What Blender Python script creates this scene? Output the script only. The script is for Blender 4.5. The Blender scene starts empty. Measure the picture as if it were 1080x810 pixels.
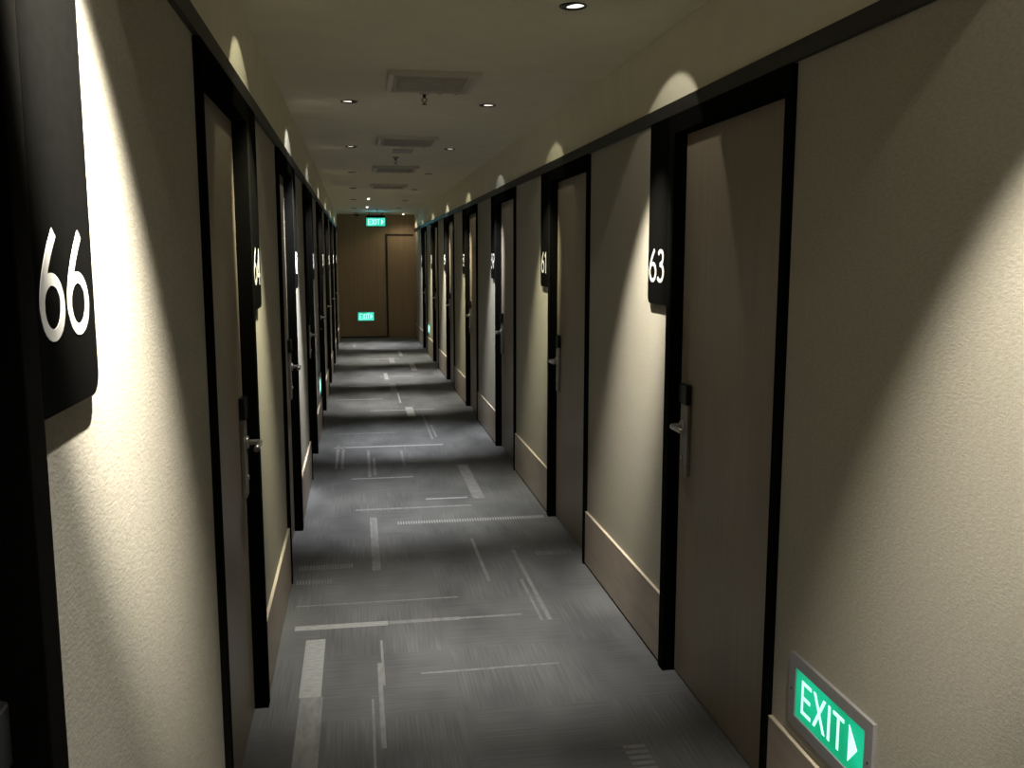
import bpy, bmesh, math, random
from mathutils import Vector, Matrix
random.seed(7)
scene = bpy.context.scene
COL = scene.collection
PI = math.pi

# ------------------------------------------------------------------ measures (metres)
XL, XR = -0.346, 1.141          # wall planes
ZC = 2.434                      # ceiling
TZ0, TZ1 = 2.108, 2.157         # black picture-rail trim
SK = 0.288                      # top of skirting
STEP = 2.174                    # room module
DW = 0.91                       # door opening with frame
FW = 0.052                      # frame face width
REV = 0.048                     # door recess
PD = 0.016                      # frames, trim and boards stand this far proud of the wall panels
XLW, XRW = XL - PD, XR + PD     # panel planes
YF = 18.55                      # end wall
YB = -2.2                       # wall behind the camera
JR = [3.2505 + STEP * k for k in range(7)]       # far jamb of each right door
JL = [1.0250 + STEP * k for k in range(8)]       # far jamb of each left door
NR = ['63', '61', '59', '57', '55', '53', '51']
NL = ['66', '64', '62', '60', '58', '56', '54', '52']
ORD = ['first', 'second', 'third', 'fourth', 'fifth', 'sixth', 'seventh', 'eighth']

# ------------------------------------------------------------------ materials
def srgb(r, g, b):
    f = lambda c: c / 12.92 if c <= .04045 else ((c + .055) / 1.055) ** 2.4
    return (f(r / 255), f(g / 255), f(b / 255), 1)

def new_mat(name):
    m = bpy.data.materials.new(name)
    m.use_nodes = True
    nt = m.node_tree
    b = nt.nodes['Principled BSDF']
    return m, nt, b

def N(nt, t, **kw):
    n = nt.nodes.new(t)
    for k, v in kw.items():
        setattr(n, k, v)
    return n

def ramp(nt, stops):
    r = N(nt, 'ShaderNodeValToRGB')
    e = r.color_ramp.elements
    e[0].position, e[0].color = stops[0]
    e[1].position, e[1].color = stops[-1]
    for p, c in stops[1:-1]:
        x = e.new(p); x.color = c
    return r

def plain(name, col, rough=.5, metal=0., noise=0., nscale=30., spec=.5):
    m, nt, b = new_mat(name)
    b.inputs['Base Color'].default_value = col
    b.inputs['Roughness'].default_value = rough
    b.inputs['Metallic'].default_value = metal
    b.inputs['Specular IOR Level'].default_value = spec
    tc = N(nt, 'ShaderNodeTexCoord')
    nz = N(nt, 'ShaderNodeTexNoise'); nz.inputs['Scale'].default_value = nscale
    nt.links.new(tc.outputs['Object'], nz.inputs['Vector'])
    lo = tuple(c * (1 - noise) for c in col[:3]) + (1,)
    hi = tuple(min(1, c * (1 + noise)) for c in col[:3]) + (1,)
    r = ramp(nt, [(.3, lo), (.7, hi)])
    nt.links.new(nz.outputs['Fac'], r.inputs['Fac'])
    nt.links.new(r.outputs['Color'], b.inputs['Base Color'])
    return m

def stretched(name, lo, hi, scale, rough, bump=0., nscale=1., spec=.5):
    """noise stretched by a mapping scale: wood grain, linen"""
    m, nt, b = new_mat(name)
    tc = N(nt, 'ShaderNodeTexCoord')
    mp = N(nt, 'ShaderNodeMapping'); mp.inputs['Scale'].default_value = scale
    nz = N(nt, 'ShaderNodeTexNoise'); nz.inputs['Scale'].default_value = nscale
    nz.inputs['Detail'].default_value = 5
    r = ramp(nt, [(.3, lo), (.7, hi)])
    L = nt.links.new
    L(tc.outputs['Object'], mp.inputs['Vector']); L(mp.outputs['Vector'], nz.inputs['Vector'])
    L(nz.outputs['Fac'], r.inputs['Fac']); L(r.outputs['Color'], b.inputs['Base Color'])
    b.inputs['Roughness'].default_value = rough
    b.inputs['Specular IOR Level'].default_value = spec
    if bump:
        bp = N(nt, 'ShaderNodeBump'); bp.inputs['Strength'].default_value = bump
        bp.inputs['Distance'].default_value = .002
        L(nz.outputs['Fac'], bp.inputs['Height']); L(bp.outputs['Normal'], b.inputs['Normal'])
    return m

def wallpaper_mat():
    m, nt, b = new_mat('linen_wallpaper')
    L = nt.links.new
    tc = N(nt, 'ShaderNodeTexCoord')
    a = N(nt, 'ShaderNodeTexNoise'); a.inputs['Scale'].default_value = 260; a.inputs['Detail'].default_value = 3
    mp = N(nt, 'ShaderNodeMapping'); mp.inputs['Scale'].default_value = (1, 1, 2.6)
    c = N(nt, 'ShaderNodeTexNoise'); c.inputs['Scale'].default_value = 70; c.inputs['Detail'].default_value = 4
    L(tc.outputs['Object'], a.inputs['Vector']); L(tc.outputs['Object'], mp.inputs['Vector'])
    L(mp.outputs['Vector'], c.inputs['Vector'])
    mx = N(nt, 'ShaderNodeMath', operation='ADD')
    L(a.outputs['Fac'], mx.inputs[0]); L(c.outputs['Fac'], mx.inputs[1])
    r = ramp(nt, [(.35, (.325, .305, .25, 1)), (.65, (.375, .352, .29, 1))])
    L(c.outputs['Fac'], r.inputs['Fac']); L(r.outputs['Color'], b.inputs['Base Color'])
    bp = N(nt, 'ShaderNodeBump'); bp.inputs['Strength'].default_value = .35; bp.inputs['Distance'].default_value = .0018
    L(mx.outputs[0], bp.inputs['Height']); L(bp.outputs['Normal'], b.inputs['Normal'])
    b.inputs['Roughness'].default_value = .75
    b.inputs['Specular IOR Level'].default_value = .25
    return m

def carpet_mat():
    m, nt, b = new_mat('plank_carpet')
    L = nt.links.new
    tc = N(nt, 'ShaderNodeTexCoord')
    outs = []
    for sc_ in ((150, 3.2, 1), (3.2, 150, 1)):
        mp = N(nt, 'ShaderNodeMapping'); mp.inputs['Scale'].default_value = sc_
        nz = N(nt, 'ShaderNodeTexNoise'); nz.inputs['Scale'].default_value = 1; nz.inputs['Detail'].default_value = 4
        L(tc.outputs['Object'], mp.inputs['Vector']); L(mp.outputs['Vector'], nz.inputs['Vector'])
        outs.append(nz.outputs['Fac'])
    # quarter-turned tiles half a metre wide
    mp = N(nt, 'ShaderNodeMapping'); mp.inputs['Location'].default_value = (.19, .1, .13)
    ck = N(nt, 'ShaderNodeTexChecker'); ck.inputs['Scale'].default_value = 1.9
    ck.inputs['Color1'].default_value = (0, 0, 0, 1); ck.inputs['Color2'].default_value = (1, 1, 1, 1)
    L(tc.outputs['Object'], mp.inputs['Vector']); L(mp.outputs['Vector'], ck.inputs['Vector'])
    mix = N(nt, 'ShaderNodeMix', data_type='FLOAT')
    L(ck.outputs['Color'], mix.inputs[0]); L(outs[0], mix.inputs[2]); L(outs[1], mix.inputs[3])
    r = ramp(nt, [(.28, (.135, .138, .143, 1)), (.5, (.160, .164, .170, 1)), (.72, (.195, .199, .205, 1))])
    L(mix.outputs[0], r.inputs['Fac'])
    # broad light and dark drifts
    mp2 = N(nt, 'ShaderNodeMapping'); mp2.inputs['Scale'].default_value = (2.5, 1.2, 1)
    n2 = N(nt, 'ShaderNodeTexNoise'); n2.inputs['Scale'].default_value = 1.3
    L(tc.outputs['Object'], mp2.inputs['Vector']); L(mp2.outputs['Vector'], n2.inputs['Vector'])
    r2 = ramp(nt, [(.3, (.75, .75, .76, 1)), (.7, (1.25, 1.25, 1.24, 1))])
    L(n2.outputs['Fac'], r2.inputs['Fac'])
    mu = N(nt, 'ShaderNodeMix', data_type='RGBA', blend_type='MULTIPLY'); mu.inputs[0].default_value = 1
    L(r.outputs['Color'], mu.inputs[6]); L(r2.outputs['Color'], mu.inputs[7])
    L(mu.outputs[2], b.inputs['Base Color'])
    pile = N(nt, 'ShaderNodeTexNoise'); pile.inputs['Scale'].default_value = 420
    L(tc.outputs['Object'], pile.inputs['Vector'])
    ad = N(nt, 'ShaderNodeMath', operation='ADD')
    L(pile.outputs['Fac'], ad.inputs[0]); L(mix.outputs[0], ad.inputs[1])
    bp = N(nt, 'ShaderNodeBump'); bp.inputs['Strength'].default_value = .6; bp.inputs['Distance'].default_value = .003
    L(ad.outputs[0], bp.inputs['Height']); L(bp.outputs['Normal'], b.inputs['Normal'])
    b.inputs['Roughness'].default_value = .9
    b.inputs['Specular IOR Level'].default_value = .12
    return m

def stripe_mat(name, lo, hi, sx, sy):
    m = stretched(name, lo, hi, (sx, sy, 1), .9, .3, 1., .15)
    return m

def emit_mat(name, col, s):
    m, nt, b = new_mat(name)
    b.inputs['Base Color'].default_value = col
    b.inputs['Emission Color'].default_value = col
    b.inputs['Emission Strength'].default_value = s
    b.inputs['Roughness'].default_value = .35
    return m

def lit_panel(name, c0, c1, s):
    """back-lit green acrylic, a little uneven"""
    m, nt, b = new_mat(name)
    L = nt.links.new
    tc = N(nt, 'ShaderNodeTexCoord')
    nz = N(nt, 'ShaderNodeTexNoise'); nz.inputs['Scale'].default_value = 6; nz.inputs['Detail'].default_value = 0
    r = ramp(nt, [(.35, c0), (.65, c1)])
    L(tc.outputs['Object'], nz.inputs['Vector']); L(nz.outputs['Fac'], r.inputs['Fac'])
    L(r.outputs['Color'], b.inputs['Emission Color'])
    b.inputs['Base Color'].default_value = (.0, .12, .07, 1)
    b.inputs['Emission Strength'].default_value = s
    b.inputs['Roughness'].default_value = .3
    return m

M = dict(
    paper=wallpaper_mat(),
    plaster=plain('painted_plaster', (.80, .755, .60, 1), .8, 0, .03, 6, .2),
    door=stretched('taupe_door_laminate', (.215, .18, .136, 1), (.255, .214, .162, 1), (60, 60, 1.6), .38, .05, 1., .4),
    skirt=stretched('skirting_laminate', (.30, .25, .205, 1), (.36, .30, .245, 1), (22, 5, 30), .45, .05, 1., .35),
    edge=plain('skirting_edge_highlight', (.70, .62, .48, 1), .4, 0, .03, 20),  # paler than the board: light caught by the ledge, as colour
    black=plain('black_lacquer', (.0065, .0063, .0056, 1), .8, 0, .1, 40, .0),
    jamb=plain('black_jamb', (.004, .0039, .0035, 1), .8, 0, .1, 40, .0),
    trim=plain('trim_dark', (.018, .017, .013, 1), .5, 0, .1, 20, .4),
    sign=plain('sign_black', (.0035, .0035, .0032, 1), .8, 0, .08, 60, .0),
    white=plain('numeral_white', (.52, .515, .49, 1), .5, 0, .02, 20),
    steel=plain('brushed_steel', (.55, .53, .50, 1), .28, .9, .05, 90),
    plate=plain('lock_grey', (.30, .285, .26, 1), .4, .5, .05, 60),
    reader=plain('reader_black', (.008, .008, .009, 1), .25, 0, .1, 40),
    alu=plain('grey_aluminium', (.34, .33, .33, 1), .38, .4, .04, 70),
    carpet=carpet_mat(),
    s1=stripe_mat('stripe_bright', (.30, .305, .31, 1), (.45, .455, .46, 1), 30, 110),
    s2=stripe_mat('stripe_soft', (.215, .218, .222, 1), (.32, .323, .328, 1), 40, 12),
    oak=stretched('end_wall_wood', (.32, .225, .135, 1), (.38, .27, .165, 1), (24, 24, 1.2), .6, .04, 1., .3),
    darkwood=plain('dark_brown_frame', (.022, .012, .007, 1), .5, 0, .1, 30),
    green=lit_panel('green_lit', srgb(6, 150, 100), srgb(22, 190, 140), 1.0),
    gtext=emit_mat('exit_white_lit', srgb(205, 255, 240), 1.0),
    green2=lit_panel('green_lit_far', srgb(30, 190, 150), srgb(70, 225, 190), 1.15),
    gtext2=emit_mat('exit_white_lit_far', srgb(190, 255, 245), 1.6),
    can=plain('lamp_can_black', (.008, .007, .006, 1), .5, 0, .1, 40),
    ringm=plain('lamp_ring', (.010, .009, .008, 1), .4, .3, .1, 40),
    glow=emit_mat('lamp_crescent_glow', (1.0, .95, .84, 1), 1.2),  # lamplight inside the can, put in as emission
    glow2=emit_mat('emergency_lamp_lit', (1.0, .96, .85, 1), 3.0),
    ventw=plain('vent_paint', (.66, .63, .54, 1), .45, 0, .03, 20),
    ventd=plain('vent_inside', (.44, .415, .35, 1), .6, 0, .1, 20),
    chrome=plain('sprinkler_metal', (.30, .27, .22, 1), .35, .8, .05, 60),
)

# ------------------------------------------------------------------ mesh helpers
def bx(bm, x0, x1, y0, y1, z0, z1, mi=0, bevel=0.):
    t = bmesh.new() if bevel else bm
    vs = [t.verts.new((x, y, z)) for x in sorted((x0, x1)) for y in sorted((y0, y1)) for z in sorted((z0, z1))]
    F = [(0, 1, 3, 2), (4, 6, 7, 5), (0, 4, 5, 1), (2, 3, 7, 6), (0, 2, 6, 4), (1, 5, 7, 3)]
    fs = [t.faces.new([vs[i] for i in f]) for f in F]
    for f in fs: f.material_index = mi
    if bevel:
        bmesh.ops.bevel(t, geom=list(t.edges), offset=bevel, segments=2, profile=.5, affect='EDGES')
        for f in t.faces: f.material_index = mi
        join(bm, t)

def join(bm, t, mat=None):
    if mat is not None: t.transform(mat)
    me = bpy.data.meshes.new('tmp'); t.to_mesh(me); t.free()
    bm.from_mesh(me); bpy.data.meshes.remove(me)

def tube(bm, pts, r, seg=16, mi=0, cap=True):
    """swept round tube along points"""
    pts = [Vector(p) for p in pts]
    rings = []
    n = len(pts)
    up = None
    for i, p in enumerate(pts):
        d = (pts[min(i + 1, n - 1)] - pts[max(i - 1, 0)]).normalized()
        if up is None:
            up = d.orthogonal().normalized()
        up = (up - d * up.dot(d)).normalized()
        s = d.cross(up)
        rr = r[i] if isinstance(r, (list, tuple)) else r
        rings.append([bm.verts.new(p + (up * math.cos(a) + s * math.sin(a)) * rr) for a in [2 * PI * k / seg for k in range(seg)]])
    for a, b in zip(rings, rings[1:]):
        for k in range(seg):
            f = bm.faces.new((a[k], a[(k + 1) % seg], b[(k + 1) % seg], b[k])); f.material_index = mi; f.smooth = True
    if cap:
        f = bm.faces.new(rings[0][::-1]); f.material_index = mi
        f = bm.faces.new(rings[-1]); f.material_index = mi

def lathe(bm, prof, c, seg=32, mi=0, axis=None):
    """prof: list of (radius, z); closed surface of revolution about z at c"""
    rings = []
    for (r, z) in prof:
        rings.append([bm.verts.new((c[0] + r * math.cos(2 * PI * k / seg), c[1] + r * math.sin(2 * PI * k / seg), c[2] + z)) for k in range(seg)])
    for a, b in zip(rings, rings[1:]):
        for k in range(seg):
            f = bm.faces.new((a[k], a[(k + 1) % seg], b[(k + 1) % seg], b[k])); f.material_index = mi; f.smooth = True
    return rings

def obj(name, bm, mats, parent=None, loc=None):
    bmesh.ops.recalc_face_normals(bm, faces=list(bm.faces))
    me = bpy.data.meshes.new(name)
    if loc is not None:
        bm.transform(Matrix.Translation(-Vector(loc)))
    bm.to_mesh(me); bm.free()
    for m in (mats if isinstance(mats, (list, tuple)) else [mats]):
        me.materials.append(m)
    o = bpy.data.objects.new(name, me)
    COL.objects.link(o)
    if loc is not None: o.location = loc
    if parent is not None:
        o.parent = parent
        off = Vector((0, 0, 0)); q = parent
        while q is not None:
            off += q.location; q = q.parent
        o.location = (Vector(loc) if loc is not None else Vector((0, 0, 0))) - off
    return o

def tag(o, label, cat, group=None, kind=None):
    o['label'] = label; o['category'] = cat
    if group: o['group'] = group
    if kind: o['kind'] = kind
    return o

def thing(name, loc, label, cat, group=None, kind=None):
    o = bpy.data.objects.new(name, None)
    o.empty_display_size = .05
    COL.objects.link(o); o.location = loc
    return tag(o, label, cat, group, kind)

def copy_tree(src, loc, label, group=None):
    r = src.copy(); COL.objects.link(r); r.location = loc
    r['label'] = label
    if group: r['group'] = group
    for ch in list(src.children):
        c = ch.copy(); COL.objects.link(c); c.parent = r
        for g in list(ch.children):
            d = g.copy(); COL.objects.link(d); d.parent = c
    return r

# ------------------------------------------------------------------ downlight positions
LR = [.96, 3.137, 5.194, 7.285, 9.43, 11.68, 13.93, 16.12]
LL = [.87, 3.03, 5.19, 7.256, 9.402, 11.57, 13.83, 16.21]
LXR, LXL = .735, -.020
RH = .041

# ------------------------------------------------------------------ floor
bm = bmesh.new()
bx(bm, XL - .14, XR + .14, YB - .1, YF + .12, -.06, 0, 0)
Z = .0008
def stripe(x0, x1, y0, y1, mi, skew=0.):
    vs = [bm.verts.new(p) for p in ((x0, y0, Z), (x1, y0 + skew, Z), (x1, y1 + skew, Z), (x0, y1, Z))]
    f = bm.faces.new(vs); f.material_index = mi
def dashed(x0, x1, y0, y1, n, mi, along='x'):
    for i in range(n):
        if along == 'x':
            a = x0 + (x1 - x0) * i / n; stripe(a, a + (x1 - x0) / n * .6, y0, y1, mi)
        else:
            a = y0 + (y1 - y0) * i / n; stripe(x0, x1, a, a + (y1 - y0) / n * .6, mi)
# stripes across the corridor
stripe(-.30, .10, 3.875, 3.925, 1); stripe(.10, .42, 3.885, 3.92, 2); stripe(.42, .70, 3.893, 3.912, 2)
stripe(-.31, .44, 4.155, 4.168, 2)
stripe(.21, .50, 3.372, 3.388, 2); stripe(.50, .76, 3.376, 3.389, 2)
stripe(-.04, .70, 5.75, 5.785, 2); stripe(.42, .70, 5.95, 5.985, 1)
dashed(.21, 1.12, 5.405, 5.465, 58, 1)
dashed(-.33, -.05, 4.66, 4.73, 20, 2); dashed(-.33, -.15, 4.45, 4.51, 12, 2); dashed(.93, 1.13, 4.70, 4.77, 14, 2)
stripe(-.22, .70, 7.73, 7.77, 1)
# stripes along the corridor
stripe(-.245, -.165, 3.25, 3.77, 1); stripe(-.24, -.158, 2.50, 3.25, 2)
stripe(.045, .088, 4.6, 5.58, 2)
stripe(.606, .624, 4.35, 5.06, 2); stripe(.805, .825, 3.82, 4.82, 2); stripe(.772, .784, 3.82, 4.35, 2)
stripe(.045, .062, 2.85, 3.5, 2); stripe(.018, .027, 2.5, 3.2, 2); stripe(.062, .072, 3.3, 3.72, 2)
stripe(.735, .815, 5.93, 6.95, 2)
dashed(.83, .905, 2.45, 2.75, 9, 2, 'y')
for x, y0, y1 in ((-.20, 6.95, 7.85), (-.155, 6.95, 7.80), (.05, 6.66, 7.6), (.09, 6.7, 7.3), (.32, 7.0, 7.55), (.62, 8.0, 9.3), (.66, 8.1, 8.7)):
    stripe(x, x + .022, y0, y1, 2)
for y in (6.6, 8.35, 9.6, 10.4, 11.5, 12.4, 13.3, 14.6, 15.4, 16.3, 17.2):
    a = random.uniform(XL + .05, .4); stripe(a, a + random.uniform(.4, .7), y, y + .03, random.choice((1, 2)))
for y in (9.2, 10.1, 11.0, 12.1, 13.0, 14.0, 15.0, 16.6):
    a = random.uniform(XL + .1, 1.0); stripe(a, a + random.choice((.02, .05, .08)), y, y + random.uniform(.5, 1.), random.choice((1, 2)))
for y in (-1.6, -.6, .3, 1.2, 1.9):
    a = random.uniform(XL + .05, .4); stripe(a, a + .6, y, y + .03, 2)
tag(obj('floor', bm, [M['carpet'], M['s1'], M['s2']]), 'dark grey striped carpet floor of the corridor', 'floor', None, 'structure')

# ------------------------------------------------------------------ ceiling with lamp holes
bm = bmesh.new()
def quad(x0, x1, y0, y1, z=ZC):
    if x1 - x0 < 1e-5 or y1 - y0 < 1e-5: return
    bm.faces.new([bm.verts.new(p) for p in ((x0, y0, z), (x0, y1, z), (x1, y1, z), (x1, y0, z))])
A = .06
def column(xc, ys, x0, x1):
    y = YB - .1
    for yc in ys:
        quad(x0, x1, y, yc - A)
        quad(x0, xc - A, yc - A, yc + A); quad(xc + A, x1, yc - A, yc + A)
        n = 40
        inner = [bm.verts.new((xc + RH * math.cos(2 * PI * k / n), yc + RH * math.sin(2 * PI * k / n), ZC)) for k in range(n)]
        outer = []
        for k in range(n):
            c, s = math.cos(2 * PI * k / n), math.sin(2 * PI * k / n)
            q = A / max(abs(c), abs(s)); outer.append(bm.verts.new((xc + c * q, yc + s * q, ZC)))
        for k in range(n):
            bm.faces.new((inner[k], inner[(k + 1) % n], outer[(k + 1) % n], outer[k]))
        y = yc + A
    quad(x0, x1, y, YF + .12)
column(LXL, LL, XL - .14, .36); column(LXR, LR, .36, XR + .14)
o = obj('ceiling', bm, M['plaster'])
for p in o.data.polygons:
    if p.normal.z > 0: p.flip()
tag(o, 'olive-beige painted corridor ceiling', 'ceiling', None, 'structure')

# ------------------------------------------------------------------ long walls
TH = .14
def long_wall(name, xw, sgn, jambs, label):
    """sgn +1: wall body lies towards +x"""
    bm = bmesh.new()
    out = xw + sgn * TH
    y = YB
    for j in jambs:
        a, b = j - DW, j + FW
        bx(bm, xw, out, y, a, 0, TZ1, 0)
        bx(bm, xw, out, a, b, TZ0, TZ1, 0)
        y = b
    bx(bm, xw, out, y, YF, 0, TZ1, 0)
    bx(bm, xw, out, YB, YF, TZ1, ZC, 1)
    return tag(obj(name, bm, [M['paper'], M['plaster']]), label, 'wall', None, 'structure')
long_wall('wall_right', XRW, 1, JR, 'right corridor wall of beige textured panels below plain plaster')
long_wall('wall_left', XLW, -1, JL, 'left corridor wall of beige textured panels below plain plaster')
bm = bmesh.new(); bx(bm, XL - TH, XR + TH, YB - .1, YB, 0, ZC)
tag(obj('wall_back', bm, M['plaster']), 'plain end wall behind the viewer', 'wall', None, 'structure')
bm = bmesh.new(); bx(bm, XL - TH, XR + TH, YF, YF + .12, 0, ZC)
tag(obj('wall_far', bm, M['oak']), 'brown wood-clad wall closing the far end of the corridor', 'wall', None, 'structure')

# continuous black trim
for nm, xw, s, side in (('trim_1', XRW, -1, 'right'), ('trim_2', XLW, 1, 'left')):
    bm = bmesh.new(); bx(bm, xw, xw + s * PD, YB, YF, TZ0, TZ1, 0, .0015)
    tag(obj(nm, bm, M['trim']), f'thin black trim rail running along the {side} wall above the doors', 'trim', None, 'structure')

# skirting, one board per wall panel
def skirting(side, xw, s, y0, y1, label, k):
    bm = bmesh.new()
    d = .011
    bx(bm, xw, xw + s * d, y0, y1, .014, SK - .004, 0)
    bx(bm, xw, xw + s * (d + .001), y0, y1, SK - .004, SK, 1)          # pale top edge, light on the ledge painted in
    bx(bm, xw, xw + s * .006, y0, y1, 0, .014, 2)                       # dark shadow gap
    tag(obj('baseboard_' + side, bm, [M['skirt'], M['edge'], M['jamb']]), label, 'baseboard', f'skirting boards of the {side} wall', 'structure')
g = .002
skirting('right', XRW, -1, YB, JR[0] - DW - g, 'tall taupe skirting board below the near right panel with the exit sign', 0)
for k in range(7):
    y1 = JR[k + 1] - DW - g if k < 6 else YF - g
    skirting('right', XRW, -1, JR[k] + FW + g, y1, f'tall taupe skirting board on the right just beyond the door of room {NR[k]}', k)
skirting('left', XLW, 1, YB, JL[0] - DW - g, 'tall taupe skirting board on the left, on the viewer side of room 66', 0)
for k in range(8):
    y1 = JL[k + 1] - DW - g if k < 7 else YF - g
    skirting('left', XLW, 1, JL[k] + FW + g, y1, f'tall taupe skirting board on the left just beyond the door of room {NL[k]}', k)

# ------------------------------------------------------------------ room doors
# built in local axes: u = along the corridor from the far jamb, n = out of the wall into the corridor, z up
DT = 2.04
def make_door(name, s, label):
    """s: +1 corridor lies towards +x of the wall (left wall), -1 right wall.  Origin on the wall plane at the jamb, floor."""
    t = thing(name, (0, 0, 0), label, 'door', 'bedroom doors along the corridor', 'structure')
    P = 0.
    # frame: two uprights and a head
    bm = bmesh.new()
    bx(bm, s * P, s * -.10, .0, FW - .001, 0, TZ0 - .001, 0)
    bx(bm, s * P, s * -.10, -DW + .009, -DW + .038, 0, TZ0 - .001, 0)
    bx(bm, s * -.020, s * -.10, -DW + .001, -DW + .009, 0, TZ0 - .001, 1)      # shadow groove beside the panel
    bx(bm, s * P, s * -.10, -DW + .038, 0, DT + .003, TZ0 - .001, 0)
    # dark reveal faces
    bx(bm, s * -.001, s * -REV, -.0015, 0, 0, DT + .003, 1)
    obj('door_frame', bm, [M['black'], M['jamb']], t)
    # leaf
    bm = bmesh.new()
    bx(bm, s * -REV, s * -(REV + .04), -DW + .0395, -.0025, .007, DT, 0, .0012)
    obj('door_leaf', bm, M['door'], t)
    bm = bmesh.new(); bx(bm, s * -(REV + .006), s * -(REV + .05), -DW + .0395, -.0025, 0, .0065)
    obj('under_door_gap', bm, M['jamb'], t)  # black strip painting in the dark of the gap below the leaf
    # lock plate with reader and lever
    dn = -REV
    bm = bmesh.new()
    bx(bm, s * dn, s * (dn + .016), -.115, -.045, .80, 1.065, 0, .003)
    pl = obj('lock_plate', bm, M['plate'], t)
    bm = bmesh.new(); bx(bm, s * (dn + .0005), s * (dn + .024), -.119, -.041, 1.066, 1.14, 0, .005)
    obj('card_reader', bm, M['reader'], pl)
    bm = bmesh.new()
    zc, yc = .985, -.075
    def rose(a0, a1, r):
        tube(bm, [(s * a0, yc, zc), (s * a1, yc, zc)], r, 24)
    rose(dn + .016, dn + .024, .021)
    R = .022
    path = [(s * (dn + .02), yc, zc), (s * (dn + .048), yc, zc)]
    for a in (20, 45, 70, 90):
        a = math.radians(a)
        path.append((s * (dn + .048 + .014 * math.sin(a)), yc - .014 * (1 - math.cos(a)), zc))
    path.append((s * (dn + .062), yc - .06, zc)); path.append((s * (dn + .062), yc - .125, zc))
    tube(bm, path, .0095, 16)
    obj('lever_handle', bm, M['steel'], pl)
    bm = bmesh.new(); tube(bm, [(s * (dn + .016), yc, .865), (s * (dn + .021), yc, .865)], .009, 20)
    obj('key_cylinder', bm, M['steel'], pl)
    return t

def door_label(n, side, k):
    return f'taupe laminate door of room {n} in a black frame, {ORD[k]} door on the {side} from the viewer'
n = 1
protoR = None
for k, j in enumerate(JR):
    lab = door_label(NR[k], 'right', k)
    if protoR is None:
        protoR = make_door('door_1', -1, lab); protoR.location = (XR, j, 0)
    else:
        d = copy_tree(protoR, (XR, j, 0), lab); d.name = f'door_{n}'
    n += 1
protoL = None
for k, j in enumerate(JL):
    lab = door_label(NL[k], 'left', k)
    if protoL is None:
        protoL = make_door(f'door_{n}', 1, lab); protoL.location = (XL, j, 0)
    else:
        d = copy_tree(protoL, (XL, j, 0), lab); d.name = f'door_{n}'
    n += 1

# end-wall door
t = thing(f'door_{n}', (.855, YF, 0), 'plain brown door with dark frame in the far end wall', 'door', None, 'structure')
bm = bmesh.new()
bx(bm, .570, .612, YF - .012, YF - .0005, 0, 2.055)
bx(bm, .612, XR - .016, YF - .012, YF - .0005, 2.015, 2.055)
obj('door_frame', bm, M['darkwood'], t)
bm = bmesh.new(); bx(bm, .614, XR - .018, YF - .008, YF - .0005, .008, 2.013)
obj('door_leaf', bm, M['oak'], t)
bm = bmesh.new(); bx(bm, XL + .015, .568, YF - .007, YF - .0005, 0, .03)
tag(obj('baseboard_far', bm, M['darkwood']), 'low dark brown baseboard along the far end wall', 'baseboard', None, 'structure')

# ------------------------------------------------------------------ numerals (drawn as flat strokes)
def catmull(pts, closed=False, n=10):
    P = [Vector(p) for p in pts]; L = len(P); out = []
    rng = L if closed else L - 1
    for i in range(rng):
        p0 = P[(i - 1) % L] if closed or i > 0 else P[0] * 2 - P[1]
        p1, p2 = P[i], P[(i + 1) % L]
        p3 = P[(i + 2) % L] if closed or i + 2 < L else P[-1] * 2 - P[-2]
        for k in range(n):
            t_ = k / n
            out.append(.5 * ((2 * p1) + (p2 - p0) * t_ + (2 * p0 - 5 * p1 + 4 * p2 - p3) * t_ ** 2 + (3 * p1 - p0 - 3 * p2 + p3) * t_ ** 3))
    if not closed: out.append(P[-1])
    return out
def ell(cx, cy, rx, ry, a0=0, a1=360, n=40):
    return [Vector((cx + rx * math.cos(math.radians(a0 + (a1 - a0) * i / n)), cy + ry * math.sin(math.radians(a0 + (a1 - a0) * i / n)))) for i in range(n + 1)]
T = .112
def six():
    w = ell(.33, .315, .255, .25)
    stem = catmull([(.46, .98), (.30, .80), (.165, .60), (.092, .43), (.075, .315)])
    return [w, stem]
def rot(strokes, w=.66):
    return [[Vector((w - p.x, 1 - p.y)) for p in st] for st in strokes]
GL = {
    '6': (.66, six()),
    '9': (.66, rot(six())),
    '0': (.66, [ell(.33, .5, .255, .435)]),
    '1': (.40, [[Vector((.26, 0)), Vector((.26, 1.0))], [Vector((.30, .955)), Vector((.06, .79))]]),
    '2': (.62, [catmull([(.09, .76), (.17, .89), (.31, .935), (.46, .87), (.50, .72), (.42, .52), (.10, .10)]), [Vector((.05, .065)), Vector((.56, .065))]]),
    '3': (.60, [catmull([(.09, .84), (.18, .915), (.29, .935), (.42, .885), (.465, .76), (.41, .62), (.22, .54)]), catmull([(.22, .54), (.42, .48), (.51, .30), (.43, .12), (.28, .065), (.15, .085), (.05, .15)])]),
    '4': (.66, [[Vector((.48, 0)), Vector((.48, 1))], [Vector((.50, .955)), Vector((.07, .29))], [Vector((.03, .265)), Vector((.63, .265))]]),
    '5': (.60, [[Vector((.50, .935)), Vector((.10, .935))], [Vector((.165, .95)), Vector((.13, .53))], catmull([(.13, .55), (.29, .60), (.44, .54), (.50, .34), (.42, .13), (.27, .065), (.14, .08), (.05, .14)])]),
    '7': (.60, [[Vector((.03, .935)), Vector((.56, .935))], [Vector((.53, .96)), Vector((.19, 0))]]),
    '8': (.64, [ell(.32, .735, .20, .20), ell(.32, .30, .245, .235)]),
}
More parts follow.
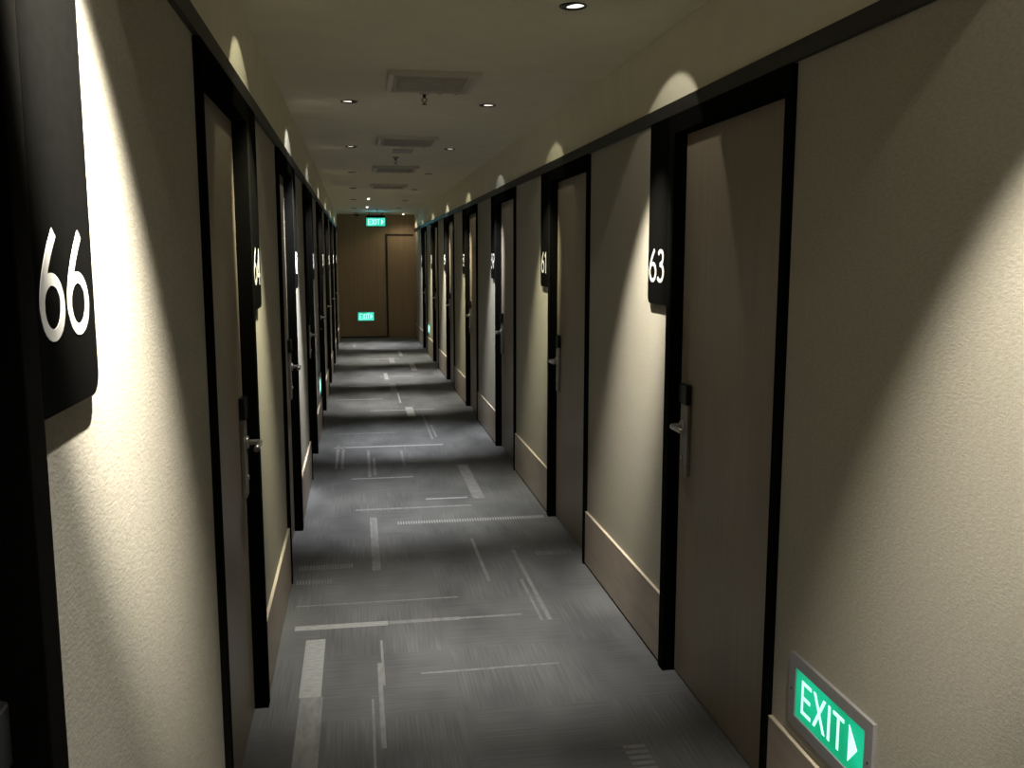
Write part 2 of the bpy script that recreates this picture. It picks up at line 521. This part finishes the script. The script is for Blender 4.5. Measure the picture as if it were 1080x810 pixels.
def ribbon(bm, st, t, place, d):
    """flat stroke of width t; place(u, v, n) -> 3d"""
    P = st; m = len(P)
    closed = (P[0] - P[-1]).length < 1e-4
    cols = []
    for i in range(m):
        if closed:
            a, b = P[(i - 1) % (m - 1)], P[(i + 1) % (m - 1)]
        else:
            a, b = P[max(i - 1, 0)], P[min(i + 1, m - 1)]
        dv = (b - a).normalized(); nn = Vector((-dv.y, dv.x)) * t / 2
        p, q = P[i] + nn, P[i] - nn
        cols.append([bm.verts.new(place(p.x, p.y, d)), bm.verts.new(place(q.x, q.y, d)), bm.verts.new(place(q.x, q.y, 0)), bm.verts.new(place(p.x, p.y, 0))])
    for a, b in zip(cols, cols[1:]):
        for k in range(4):
            bm.faces.new((a[k], a[(k + 1) % 4], b[(k + 1) % 4], b[k]))
    if not closed:
        bm.faces.new(cols[0][::-1]); bm.faces.new(cols[-1])

SZ0, SW, STH, SR = 1.420, .222, PD - .0005, .030
def number_sign(num, side, xw, s, j, k):
    xw -= s * PD
    y0 = j + FW + .001
    t = thing('room_number_sign', (xw, y0, SZ0),
              f'black board reading {num} beside the door of room {num} on the {side} wall', 'sign',
              'room number boards beside the doors')
    # board outline in (y, z), one rounded lower corner on the far side
    pts = [(0, 0)]
    for a in range(0, 91, 10):
        a = math.radians(a); pts.append((SW - SR + SR * math.sin(a), SR - SR * math.cos(a)))
    pts += [(SW, TZ0 - SZ0 - .001), (0, TZ0 - SZ0 - .001)]
    bm = bmesh.new()
    fa = [bm.verts.new((xw + s * (.0005 + STH), y0 + y, SZ0 + z)) for y, z in pts]
    ba = [bm.verts.new((xw + s * .0005, y0 + y, SZ0 + z)) for y, z in pts]
    bm.faces.new(fa); bm.faces.new(ba[::-1])
    for i in range(len(pts)):
        q = (i + 1) % len(pts); bm.faces.new((fa[i], fa[q], ba[q], ba[i]))
    obj('board', bm, M['sign'], t)
    H = .129; zb = 1.502
    wid = [GL[c][0] for c in num]; sc = H * 1.10
    tot = sum(wid) * sc + .006
    u = -tot / 2
    yc = y0 + SW / 2 + (-.010 if s > 0 else .007)
    for c, w in zip(num, wid):
        bm = bmesh.new()
        def place(a, b, d, u=u):
            yy = yc + s * (u + a * sc)
            return (xw + s * (.0006 + STH + d), yy, zb + b * H)
        for q_, st in enumerate(GL[c][1]): ribbon(bm, st, T, place, .0008 + .00012 * q_)
        obj('numeral', bm, M['white'], t)
        u += w * sc + .006
for k, j in enumerate(JR): number_sign(NR[k], 'right', XR, -1, j, k)
for k, j in enumerate(JL): number_sign(NL[k], 'left', XL, 1, j, k)

# ------------------------------------------------------------------ exit signs
def exit_glyphs(place, th, W, H, mat, parent):
    """letters E X I T and a right-pointing triangle in a W x H panel, each a mesh of its own"""
    h0, h1 = H * .165, H * .835
    hm = (h0 + h1) / 2
    w = W * .028
    lw = W * .15
    x, x2, x3, x4 = W * .095, W * .295, W * .515, W * .57
    def solid(pts):
        bm = bmesh.new()
        f = [bm.verts.new(place(p[0], p[1], th)) for p in pts]; g_ = [bm.verts.new(place(p[0], p[1], 0)) for p in pts]
        bm.faces.new(f); bm.faces.new(g_[::-1])
        for i in range(len(pts)):
            q = (i + 1) % len(pts); bm.faces.new((f[i], f[q], g_[q], g_[i]))
        return bm
    E_ = [(x, h0), (x + lw, h0), (x + lw, h0 + w), (x + w, h0 + w), (x + w, hm - w / 2), (x + lw * .9, hm - w / 2), (x + lw * .9, hm + w / 2),
          (x + w, hm + w / 2), (x + w, h1 - w), (x + lw, h1 - w), (x + lw, h1), (x, h1)]
    k = w * .62
    cx = x2 + lw / 2
    X_ = [(x2 - k, h0), (x2 + k, h0), (cx, hm - k * 1.9), (x2 + lw - k, h0), (x2 + lw + k, h0), (cx + k * .9, hm),
          (x2 + lw + k, h1), (x2 + lw - k, h1), (cx, hm + k * 1.9), (x2 + k, h1), (x2 - k, h1), (cx - k * .9, hm)]
    I_ = [(x3 - w * .55, h0), (x3 + w * .55, h0), (x3 + w * .55, h1), (x3 - w * .55, h1)]
    c = x4 + lw / 2
    T_ = [(c - w * .52, h0), (c + w * .52, h0), (c + w * .52, h1 - w), (x4 + lw, h1 - w), (x4 + lw, h1), (x4, h1), (x4, h1 - w), (c - w * .52, h1 - w)]
    for P_ in (E_, X_, I_, T_):
        obj('letter', solid(P_), mat, parent)
    obj('arrow', solid([(W * .79, h0 - H * .01), (W * .905, hm), (W * .79, h1 + H * .01)]), mat, parent)

def exit_sign(label, origin, U, NRM, W, H, gm, tm, border=.034, thick=.011, glow=0., group='low-level exit signs', metal='alu'):
    """origin: lower-left corner on the wall; U: unit reading direction; NRM: out of the wall"""
    O = Vector(origin); U = Vector(U); V = Vector((0, 0, 1)); Nn = Vector(NRM)
    t = thing('exit_sign', O + U * (W / 2), label, 'exit sign', group)
    P = lambda a, b, d: O + U * a + V * b + Nn * d
    bm = bmesh.new()
    def slab(a0, a1, b0, b1, d0, d1, bev=0.):
        ps = [P(a, b, d) for a in (a0, a1) for b in (b0, b1) for d in (d0, d1)]
        xs, ys, zs = zip(*ps); bx(bm, min(xs), max(xs), min(ys), max(ys), min(zs), max(zs), 0, bev)
    # frame of four bars + back
    slab(0, W, H - border, H, .0005, thick, .0012); slab(0, W, 0, border, .0005, thick, .0012)
    slab(0, border, border, H - border, .0005, thick, .0006); slab(W - border, W, border, H - border, .0005, thick, .0006)
    for a in (border * .45, W - border * .45):
        c0, c1 = P(a, H / 2, thick), P(a, H / 2, thick + .001)
    obj('sign_frame', bm, M[metal], t)
    if thick == .011:
        for a in (border * .45, W - border * .45):
            bm = bmesh.new(); tube(bm, [P(a, H / 2, thick), P(a, H / 2, thick + .0012)], .003, 12)
            obj('screw', bm, M['reader'], t)
    bm = bmesh.new(); slab(border + .0004, W - border - .0004, border + .0004, H - border - .0004, .001, thick - .004)
    p = obj('lit_panel', bm, gm, t)
    iw, ih = W - 2 * border, H - 2 * border
    exit_glyphs(lambda a, b, d: P(border + a, border + b, thick - .0038 + d), .001, iw, ih, tm, p)
    return t
exit_sign('grey-framed green lit EXIT sign low on the right wall in the foreground', (XRW, 2.224, .331), (0, -1, 0), (-1, 0, 0), .412, .205, M['green'], M['gtext'])
exit_sign('distant green EXIT sign low on the right wall near the end of the corridor', (XRW, 15.265, .331), (0, -1, 0), (-1, 0, 0), .412, .205, M['green2'], M['gtext2'])
exit_sign('distant green EXIT sign low on the left wall, seen almost edge-on', (XLW, 8.285, .331), (0, 1, 0), (1, 0, 0), .412, .205, M['green2'], M['gtext2'])
exit_sign('green EXIT sign low on the brown end wall beside its door', (-.015, YF - .0005, .325), (1, 0, 0), (0, -1, 0), .355, .205, M['green2'], M['gtext2'], .022)
t = exit_sign('bright green EXIT sign hanging from the ceiling before the end wall', (.185, 17.60, 2.165), (1, 0, 0), (0, -1, 0), .375, .175, M['green2'], M['gtext2'], .012, .03, 0, 'overhead exit sign', 'black')
bm = bmesh.new()
for x in (.25, .495): tube(bm, [(x, 17.585, 2.3405), (x, 17.585, ZC - .0005)], .006, 10)
bx(bm, .20, .545, 17.573, 17.597, 2.3405, 2.372)
obj('hanger', bm, M['black'], t)
# the sign's own lamps
def area(name, loc, direction, sx, sy, col, e, parent=None):
    l = bpy.data.lights.new(name, 'AREA'); l.shape = 'RECTANGLE'; l.size = sx; l.size_y = sy; l.color = col; l.energy = e
    o = bpy.data.objects.new(name, l); COL.objects.link(o); o.location = loc
    o.rotation_euler = Vector(direction).to_track_quat('-Z', 'Y').to_euler()
    return o
area('exit_sign_lamp', (.372, 17.55, 2.25), (0.15, -1, 0), .34, .14, (.08, .7, 1.0), .9)

# ------------------------------------------------------------------ downlights
def make_downlight(loc, s, label):
    """s: direction towards the wall it washes"""
    t = thing('ceiling_downlight', loc, label, 'downlight', 'recessed downlights in two ceiling rows')
    x, y, z = loc
    bm = bmesh.new()
    lathe(bm, [(RH - .002, .002), (RH - .002, -.003), (RH + .001, -.0045), (RH + .005, -.003), (RH + .006, -.0006)], loc)
    obj('trim_ring', bm, M['ringm'], t)
    bm = bmesh.new()
    r = lathe(bm, [(RH - .001, .0), (RH - .001, .055)], loc); bm.faces.new(r[1])
    obj('lamp_can', bm, M['can'], t)
    # glowing crescent: lamplight on the can's far inner wall put in as emission
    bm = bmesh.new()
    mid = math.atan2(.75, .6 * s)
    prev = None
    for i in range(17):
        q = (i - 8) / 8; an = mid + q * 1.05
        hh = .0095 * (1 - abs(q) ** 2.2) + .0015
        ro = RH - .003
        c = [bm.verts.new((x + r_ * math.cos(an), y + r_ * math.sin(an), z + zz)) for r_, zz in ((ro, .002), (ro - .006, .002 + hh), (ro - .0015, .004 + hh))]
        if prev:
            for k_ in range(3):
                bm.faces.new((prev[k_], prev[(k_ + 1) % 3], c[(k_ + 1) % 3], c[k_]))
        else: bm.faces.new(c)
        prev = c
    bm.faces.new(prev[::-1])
    obj('glow_crescent', bm, M['glow'], t)
    return t
def spot(loc, aim, size, blend, e, col, r=.012):
    l = bpy.data.lights.new('downlight_beam', 'SPOT'); l.spot_size = math.radians(size); l.spot_blend = blend
    l.energy = e; l.color = col; l.shadow_soft_size = r
    o = bpy.data.objects.new('downlight_beam', l); COL.objects.link(o); o.location = loc
    o.rotation_euler = (Vector(aim) - Vector(loc)).to_track_quat('-Z', 'Y').to_euler()
    return o
WARM, NEUT, COOL = (1.0, .90, .68), (1.0, .93, .80), (.95, .97, 1.0)
YEL = (1.0, .95, .66)
#            wide, core, colour
GR = [(.8, .75, NEUT), (1.0, 1.0, NEUT), (.55, .50, YEL), (.45, .8, COOL), (.8, .8, YEL), (1.3, 1.6, NEUT), (1.0, 1.1, YEL), (.6, .6, COOL)]
GLF = [(1., 2.7, NEUT), (.8, .75, YEL), (1.2, 1.9, COOL), (.5, .5, COOL), (.9, .8, NEUT), (.8, .8, NEUT), (.7, .7, YEL), (1.0, 1.1, NEUT)]
EW, EC, EFL = 5.4, 375.0, 130.0
def coreaim(x, y, s):
    return (x + s * (.48 if y < .9 else .40), y + (.62 if y < .9 else .42), ZC - 1.0)
def flooraim(x, y, s):
    return (x - s * .05, y + .27, ZC - 1.0)
def tiltaim(x, y, s, d):
    return (x + s * .55, y + .33, ZC - 1.0)
RLBL = ['just above the viewer'] + [f'in front of room {q}' for q in NR]
LLBL = ['just above the viewer near room 66'] + [f'in front of room {q}' for q in NL[1:]]
pr = pl_ = None
for k, y in enumerate(LR):
    lab = f'small round recessed downlight in the right ceiling row {RLBL[k]}'
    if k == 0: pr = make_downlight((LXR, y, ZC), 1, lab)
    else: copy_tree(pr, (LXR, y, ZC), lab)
    w, c, col = GR[k]
    L0 = (LXR + .004, y + .002, ZC - .008)
    spot(L0, tiltaim(LXR, y, 1, 0), 76, .10, EW * w, col)
    spot(L0, coreaim(LXR, y, 1), 33, 1.0, EC * c, col, .018)
    spot(L0, flooraim(LXR, y, 1), (43 if k > 2 else 52), 1.0, EFL * (.5 + .5 * c) * (1.6 if k > 2 else 1.0), tuple(.4 * q + .6 * z for q, z in zip(col, (1, .98, .96))))
for k, y in enumerate(LL):
    lab = f'small round recessed downlight in the left ceiling row {LLBL[k]}'
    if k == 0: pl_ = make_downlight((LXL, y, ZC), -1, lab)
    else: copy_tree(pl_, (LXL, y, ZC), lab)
    w, c, col = GLF[k]
    L0 = (LXL - .004, y + .002, ZC - .008)
    spot(L0, tiltaim(LXL, y, -1, 0), 76, .10, EW * w, col)
    spot(L0, coreaim(LXL, y, -1), 33, 1.0, EC * c, col, .018)
    spot(L0, flooraim(LXL, y, -1), (43 if k > 2 else 52), 1.0, EFL * (.5 + .5 * c) * (1.6 if k > 2 else 1.0), tuple(.4 * q + .6 * z for q, z in zip(col, (1, .98, .96))))

# ------------------------------------------------------------------ ceiling vents
def make_vent(loc, w, d, label):
    t = thing('ceiling_vent', loc, label, 'vent', 'square air vents along the ceiling')
    x, y, z = loc
    h = .022; b = .035
    # bevelled frame
    bm = bmesh.new()
    def loop(wx, dy, zz): return [bm.verts.new((x + a * wx / 2, y + c * dy / 2, z + zz)) for a, c in ((-1, -1), (1, -1), (1, 1), (-1, 1))]
    L_ = [loop(w, d, -.0006), loop(w - .012, d - .012, -h), loop(w - 2 * b + .01, d - 2 * b + .01, -h), loop(w - 2 * b - .01, d - 2 * b - .01, -.0006)]
    for p, q in zip(L_, L_[1:]):
        for i in range(4): bm.faces.new((p[i], p[(i + 1) % 4], q[(i + 1) % 4], q[i]))
    obj('vent_frame', bm, M['ventw'], t)
    bm = bmesh.new()
    bx(bm, x - w / 2 + b + .02, x + w / 2 - b - .02, y - d / 2 + b + .02, y + d / 2 - b - .02, z - .0165, z - .0125)
    n_ = 9
    for i in range(n_):
        yy = y - d / 2 + b + .03 + (d - 2 * b - .06) * i / (n_ - 1)
        bx(bm, x - w / 2 + b + .022, x + w / 2 - b - .022, yy - .005, yy + .005, z - .0185, z - .0165)
    obj('grille', bm, M['ventd'], t)
    for a in (-.02, .06, .14):  # white blocks painting in bright dots of light along the frame
        for c in (-1, 1):
            bm = bmesh.new()
            bx(bm, x + a - .008, x + a + .008, y + c * (d / 2 - b * .5) - .006, y + c * (d / 2 - b * .5) + .006, z - h - .004, z - h - .0003)
            obj('light_dot', bm, M['white'], t)
    return t
VG = 'square air vents along the ceiling'
v = make_vent((.372, 4.53, ZC), .43, .47, 'pale framed ceiling vent nearest the viewer, with painted dots of light')
copy_tree(v, (.376, 6.80, ZC), 'pale framed ceiling vent second from the viewer')
copy_tree(v, (.382, 8.95, ZC), 'pale framed ceiling vent third from the viewer')
copy_tree(v, (.390, 11.12, ZC), 'pale framed ceiling vent farthest from the viewer')

# sprinklers
def make_sprinkler(loc, label):
    t = thing('fire_sprinkler', loc, label, 'sprinkler', 'fire sprinklers hanging below the ceiling')
    bm = bmesh.new()
    r = lathe(bm, [(.030, -.0006), (.028, -.006), (.012, -.010)], loc, 24); bm.faces.new(r[2])
    obj('escutcheon', bm, M['chrome'], t)
    bm = bmesh.new()
    x, y, z = loc
    tube(bm, [(x, y, z - .0102), (x, y, z - .026)], .008, 12)
    for a in (-1, 1): tube(bm, [(x + a * .006, y, z - .026), (x + a * .013, y, z - .036), (x + a * .003, y, z - .05)], .0025, 8)
    tube(bm, [(x, y, z - .05), (x, y, z - .056)], .004, 10)
    lathe(bm, [(.0, -.056), (.015, -.057), (.015, -.0585), (.0, -.0585)], loc, 16)
    obj('sprinkler_head', bm, M['trim'], t)
    return t
sp = make_sprinkler((.362, 4.86, ZC), 'small fire sprinkler hanging just beyond the nearest ceiling vent')
copy_tree(sp, (.345, 7.95, ZC), 'small fire sprinkler hanging beyond the second ceiling vent')
copy_tree(sp, (.375, 16.6, ZC), 'small fire sprinkler hanging before the overhead exit sign')

# small access plate between vent two and sprinkler two
bm = bmesh.new(); bx(bm, .30, .46, 7.38, 7.62, ZC - .006, ZC - .0005, 0, .002)
tag(obj('access_plate', bm, M['ventd']), 'small grey access plate on the ceiling beyond the second vent', 'access plate')

# emergency lamps in the ceiling centre line
def make_emergency(loc, label):
    t = thing('emergency_light', loc, label, 'emergency light', 'small emergency lights in the ceiling')
    bm = bmesh.new(); r = lathe(bm, [(.035, -.0006), (.033, -.008), (.020, -.010)], loc, 24)
    obj('bezel', bm, M['ventw'], t)
    bm = bmesh.new(); lathe(bm, [(.020, -.010), (.018, -.02), (.010, -.026), (.0, -.028)], loc, 20)
    obj('lens', bm, M['glow2'], t)
    return t
em = make_emergency((.187, 13.40, ZC), 'small bright emergency light in the ceiling left of its centre line')
copy_tree(em, (.192, 15.58, ZC), 'small emergency light in the ceiling just before the overhead exit sign')
copy_tree(em, (.91, 18.05, ZC), 'small bright light in the ceiling above the end wall door')

spot((.91, 18.05, ZC - .035), (.91, 18.15, 0), 150, .6, 9, (1.0, .86, .62), .02)
spot((.187, 13.40, ZC - .035), (.187, 13.9, 0), 150, .8, 8, (1.0, .9, .7), .02)
spot((.192, 15.58, ZC - .035), (.192, 16.6, 0), 150, .8, 9, (1.0, .86, .62), .02)
# dome camera near the end wall
t = thing('dome_camera', (.03, 17.75, ZC), 'small pale dome camera on the ceiling by the end wall', 'camera')
bm = bmesh.new(); r = lathe(bm, [(.055, -.0006), (.055, -.03), (.048, -.034)], (.03, 17.75, ZC), 28); bm.faces.new(r[2])
obj('housing', bm, M['ventw'], t)
bm = bmesh.new(); lathe(bm, [(.042, -.0342), (.038, -.052), (.024, -.066), (.0, -.071)], (.03, 17.75, ZC), 28)
obj('dome', bm, M['reader'], t)

# ------------------------------------------------------------------ world, camera, view
w = bpy.data.worlds.new('night'); scene.world = w; w.use_nodes = True
w.node_tree.nodes['Background'].inputs['Color'].default_value = (.9, .85, .7, 1)
w.node_tree.nodes['Background'].inputs['Strength'].default_value = 0.0
cam = bpy.data.cameras.new('camera'); co = bpy.data.objects.new('camera', cam); COL.objects.link(co)
co.location = (0, 0, 1.6)
co.rotation_euler = (math.radians(90 - 7.8796), 0, math.radians(-9.5462))
cam.sensor_width = 36; cam.lens = 966.67 / 1080 * 36; cam.clip_start = .02
scene.camera = co
scene.view_settings.view_transform = 'Standard'
scene.view_settings.look = 'None'
scene.view_settings.exposure = 0.0
try:
    scene.cycles.max_bounces = 8; scene.cycles.diffuse_bounces = 5
    scene.cycles.sample_clamp_indirect = 4
    scene.cycles.use_light_tree = True
except Exception: pass
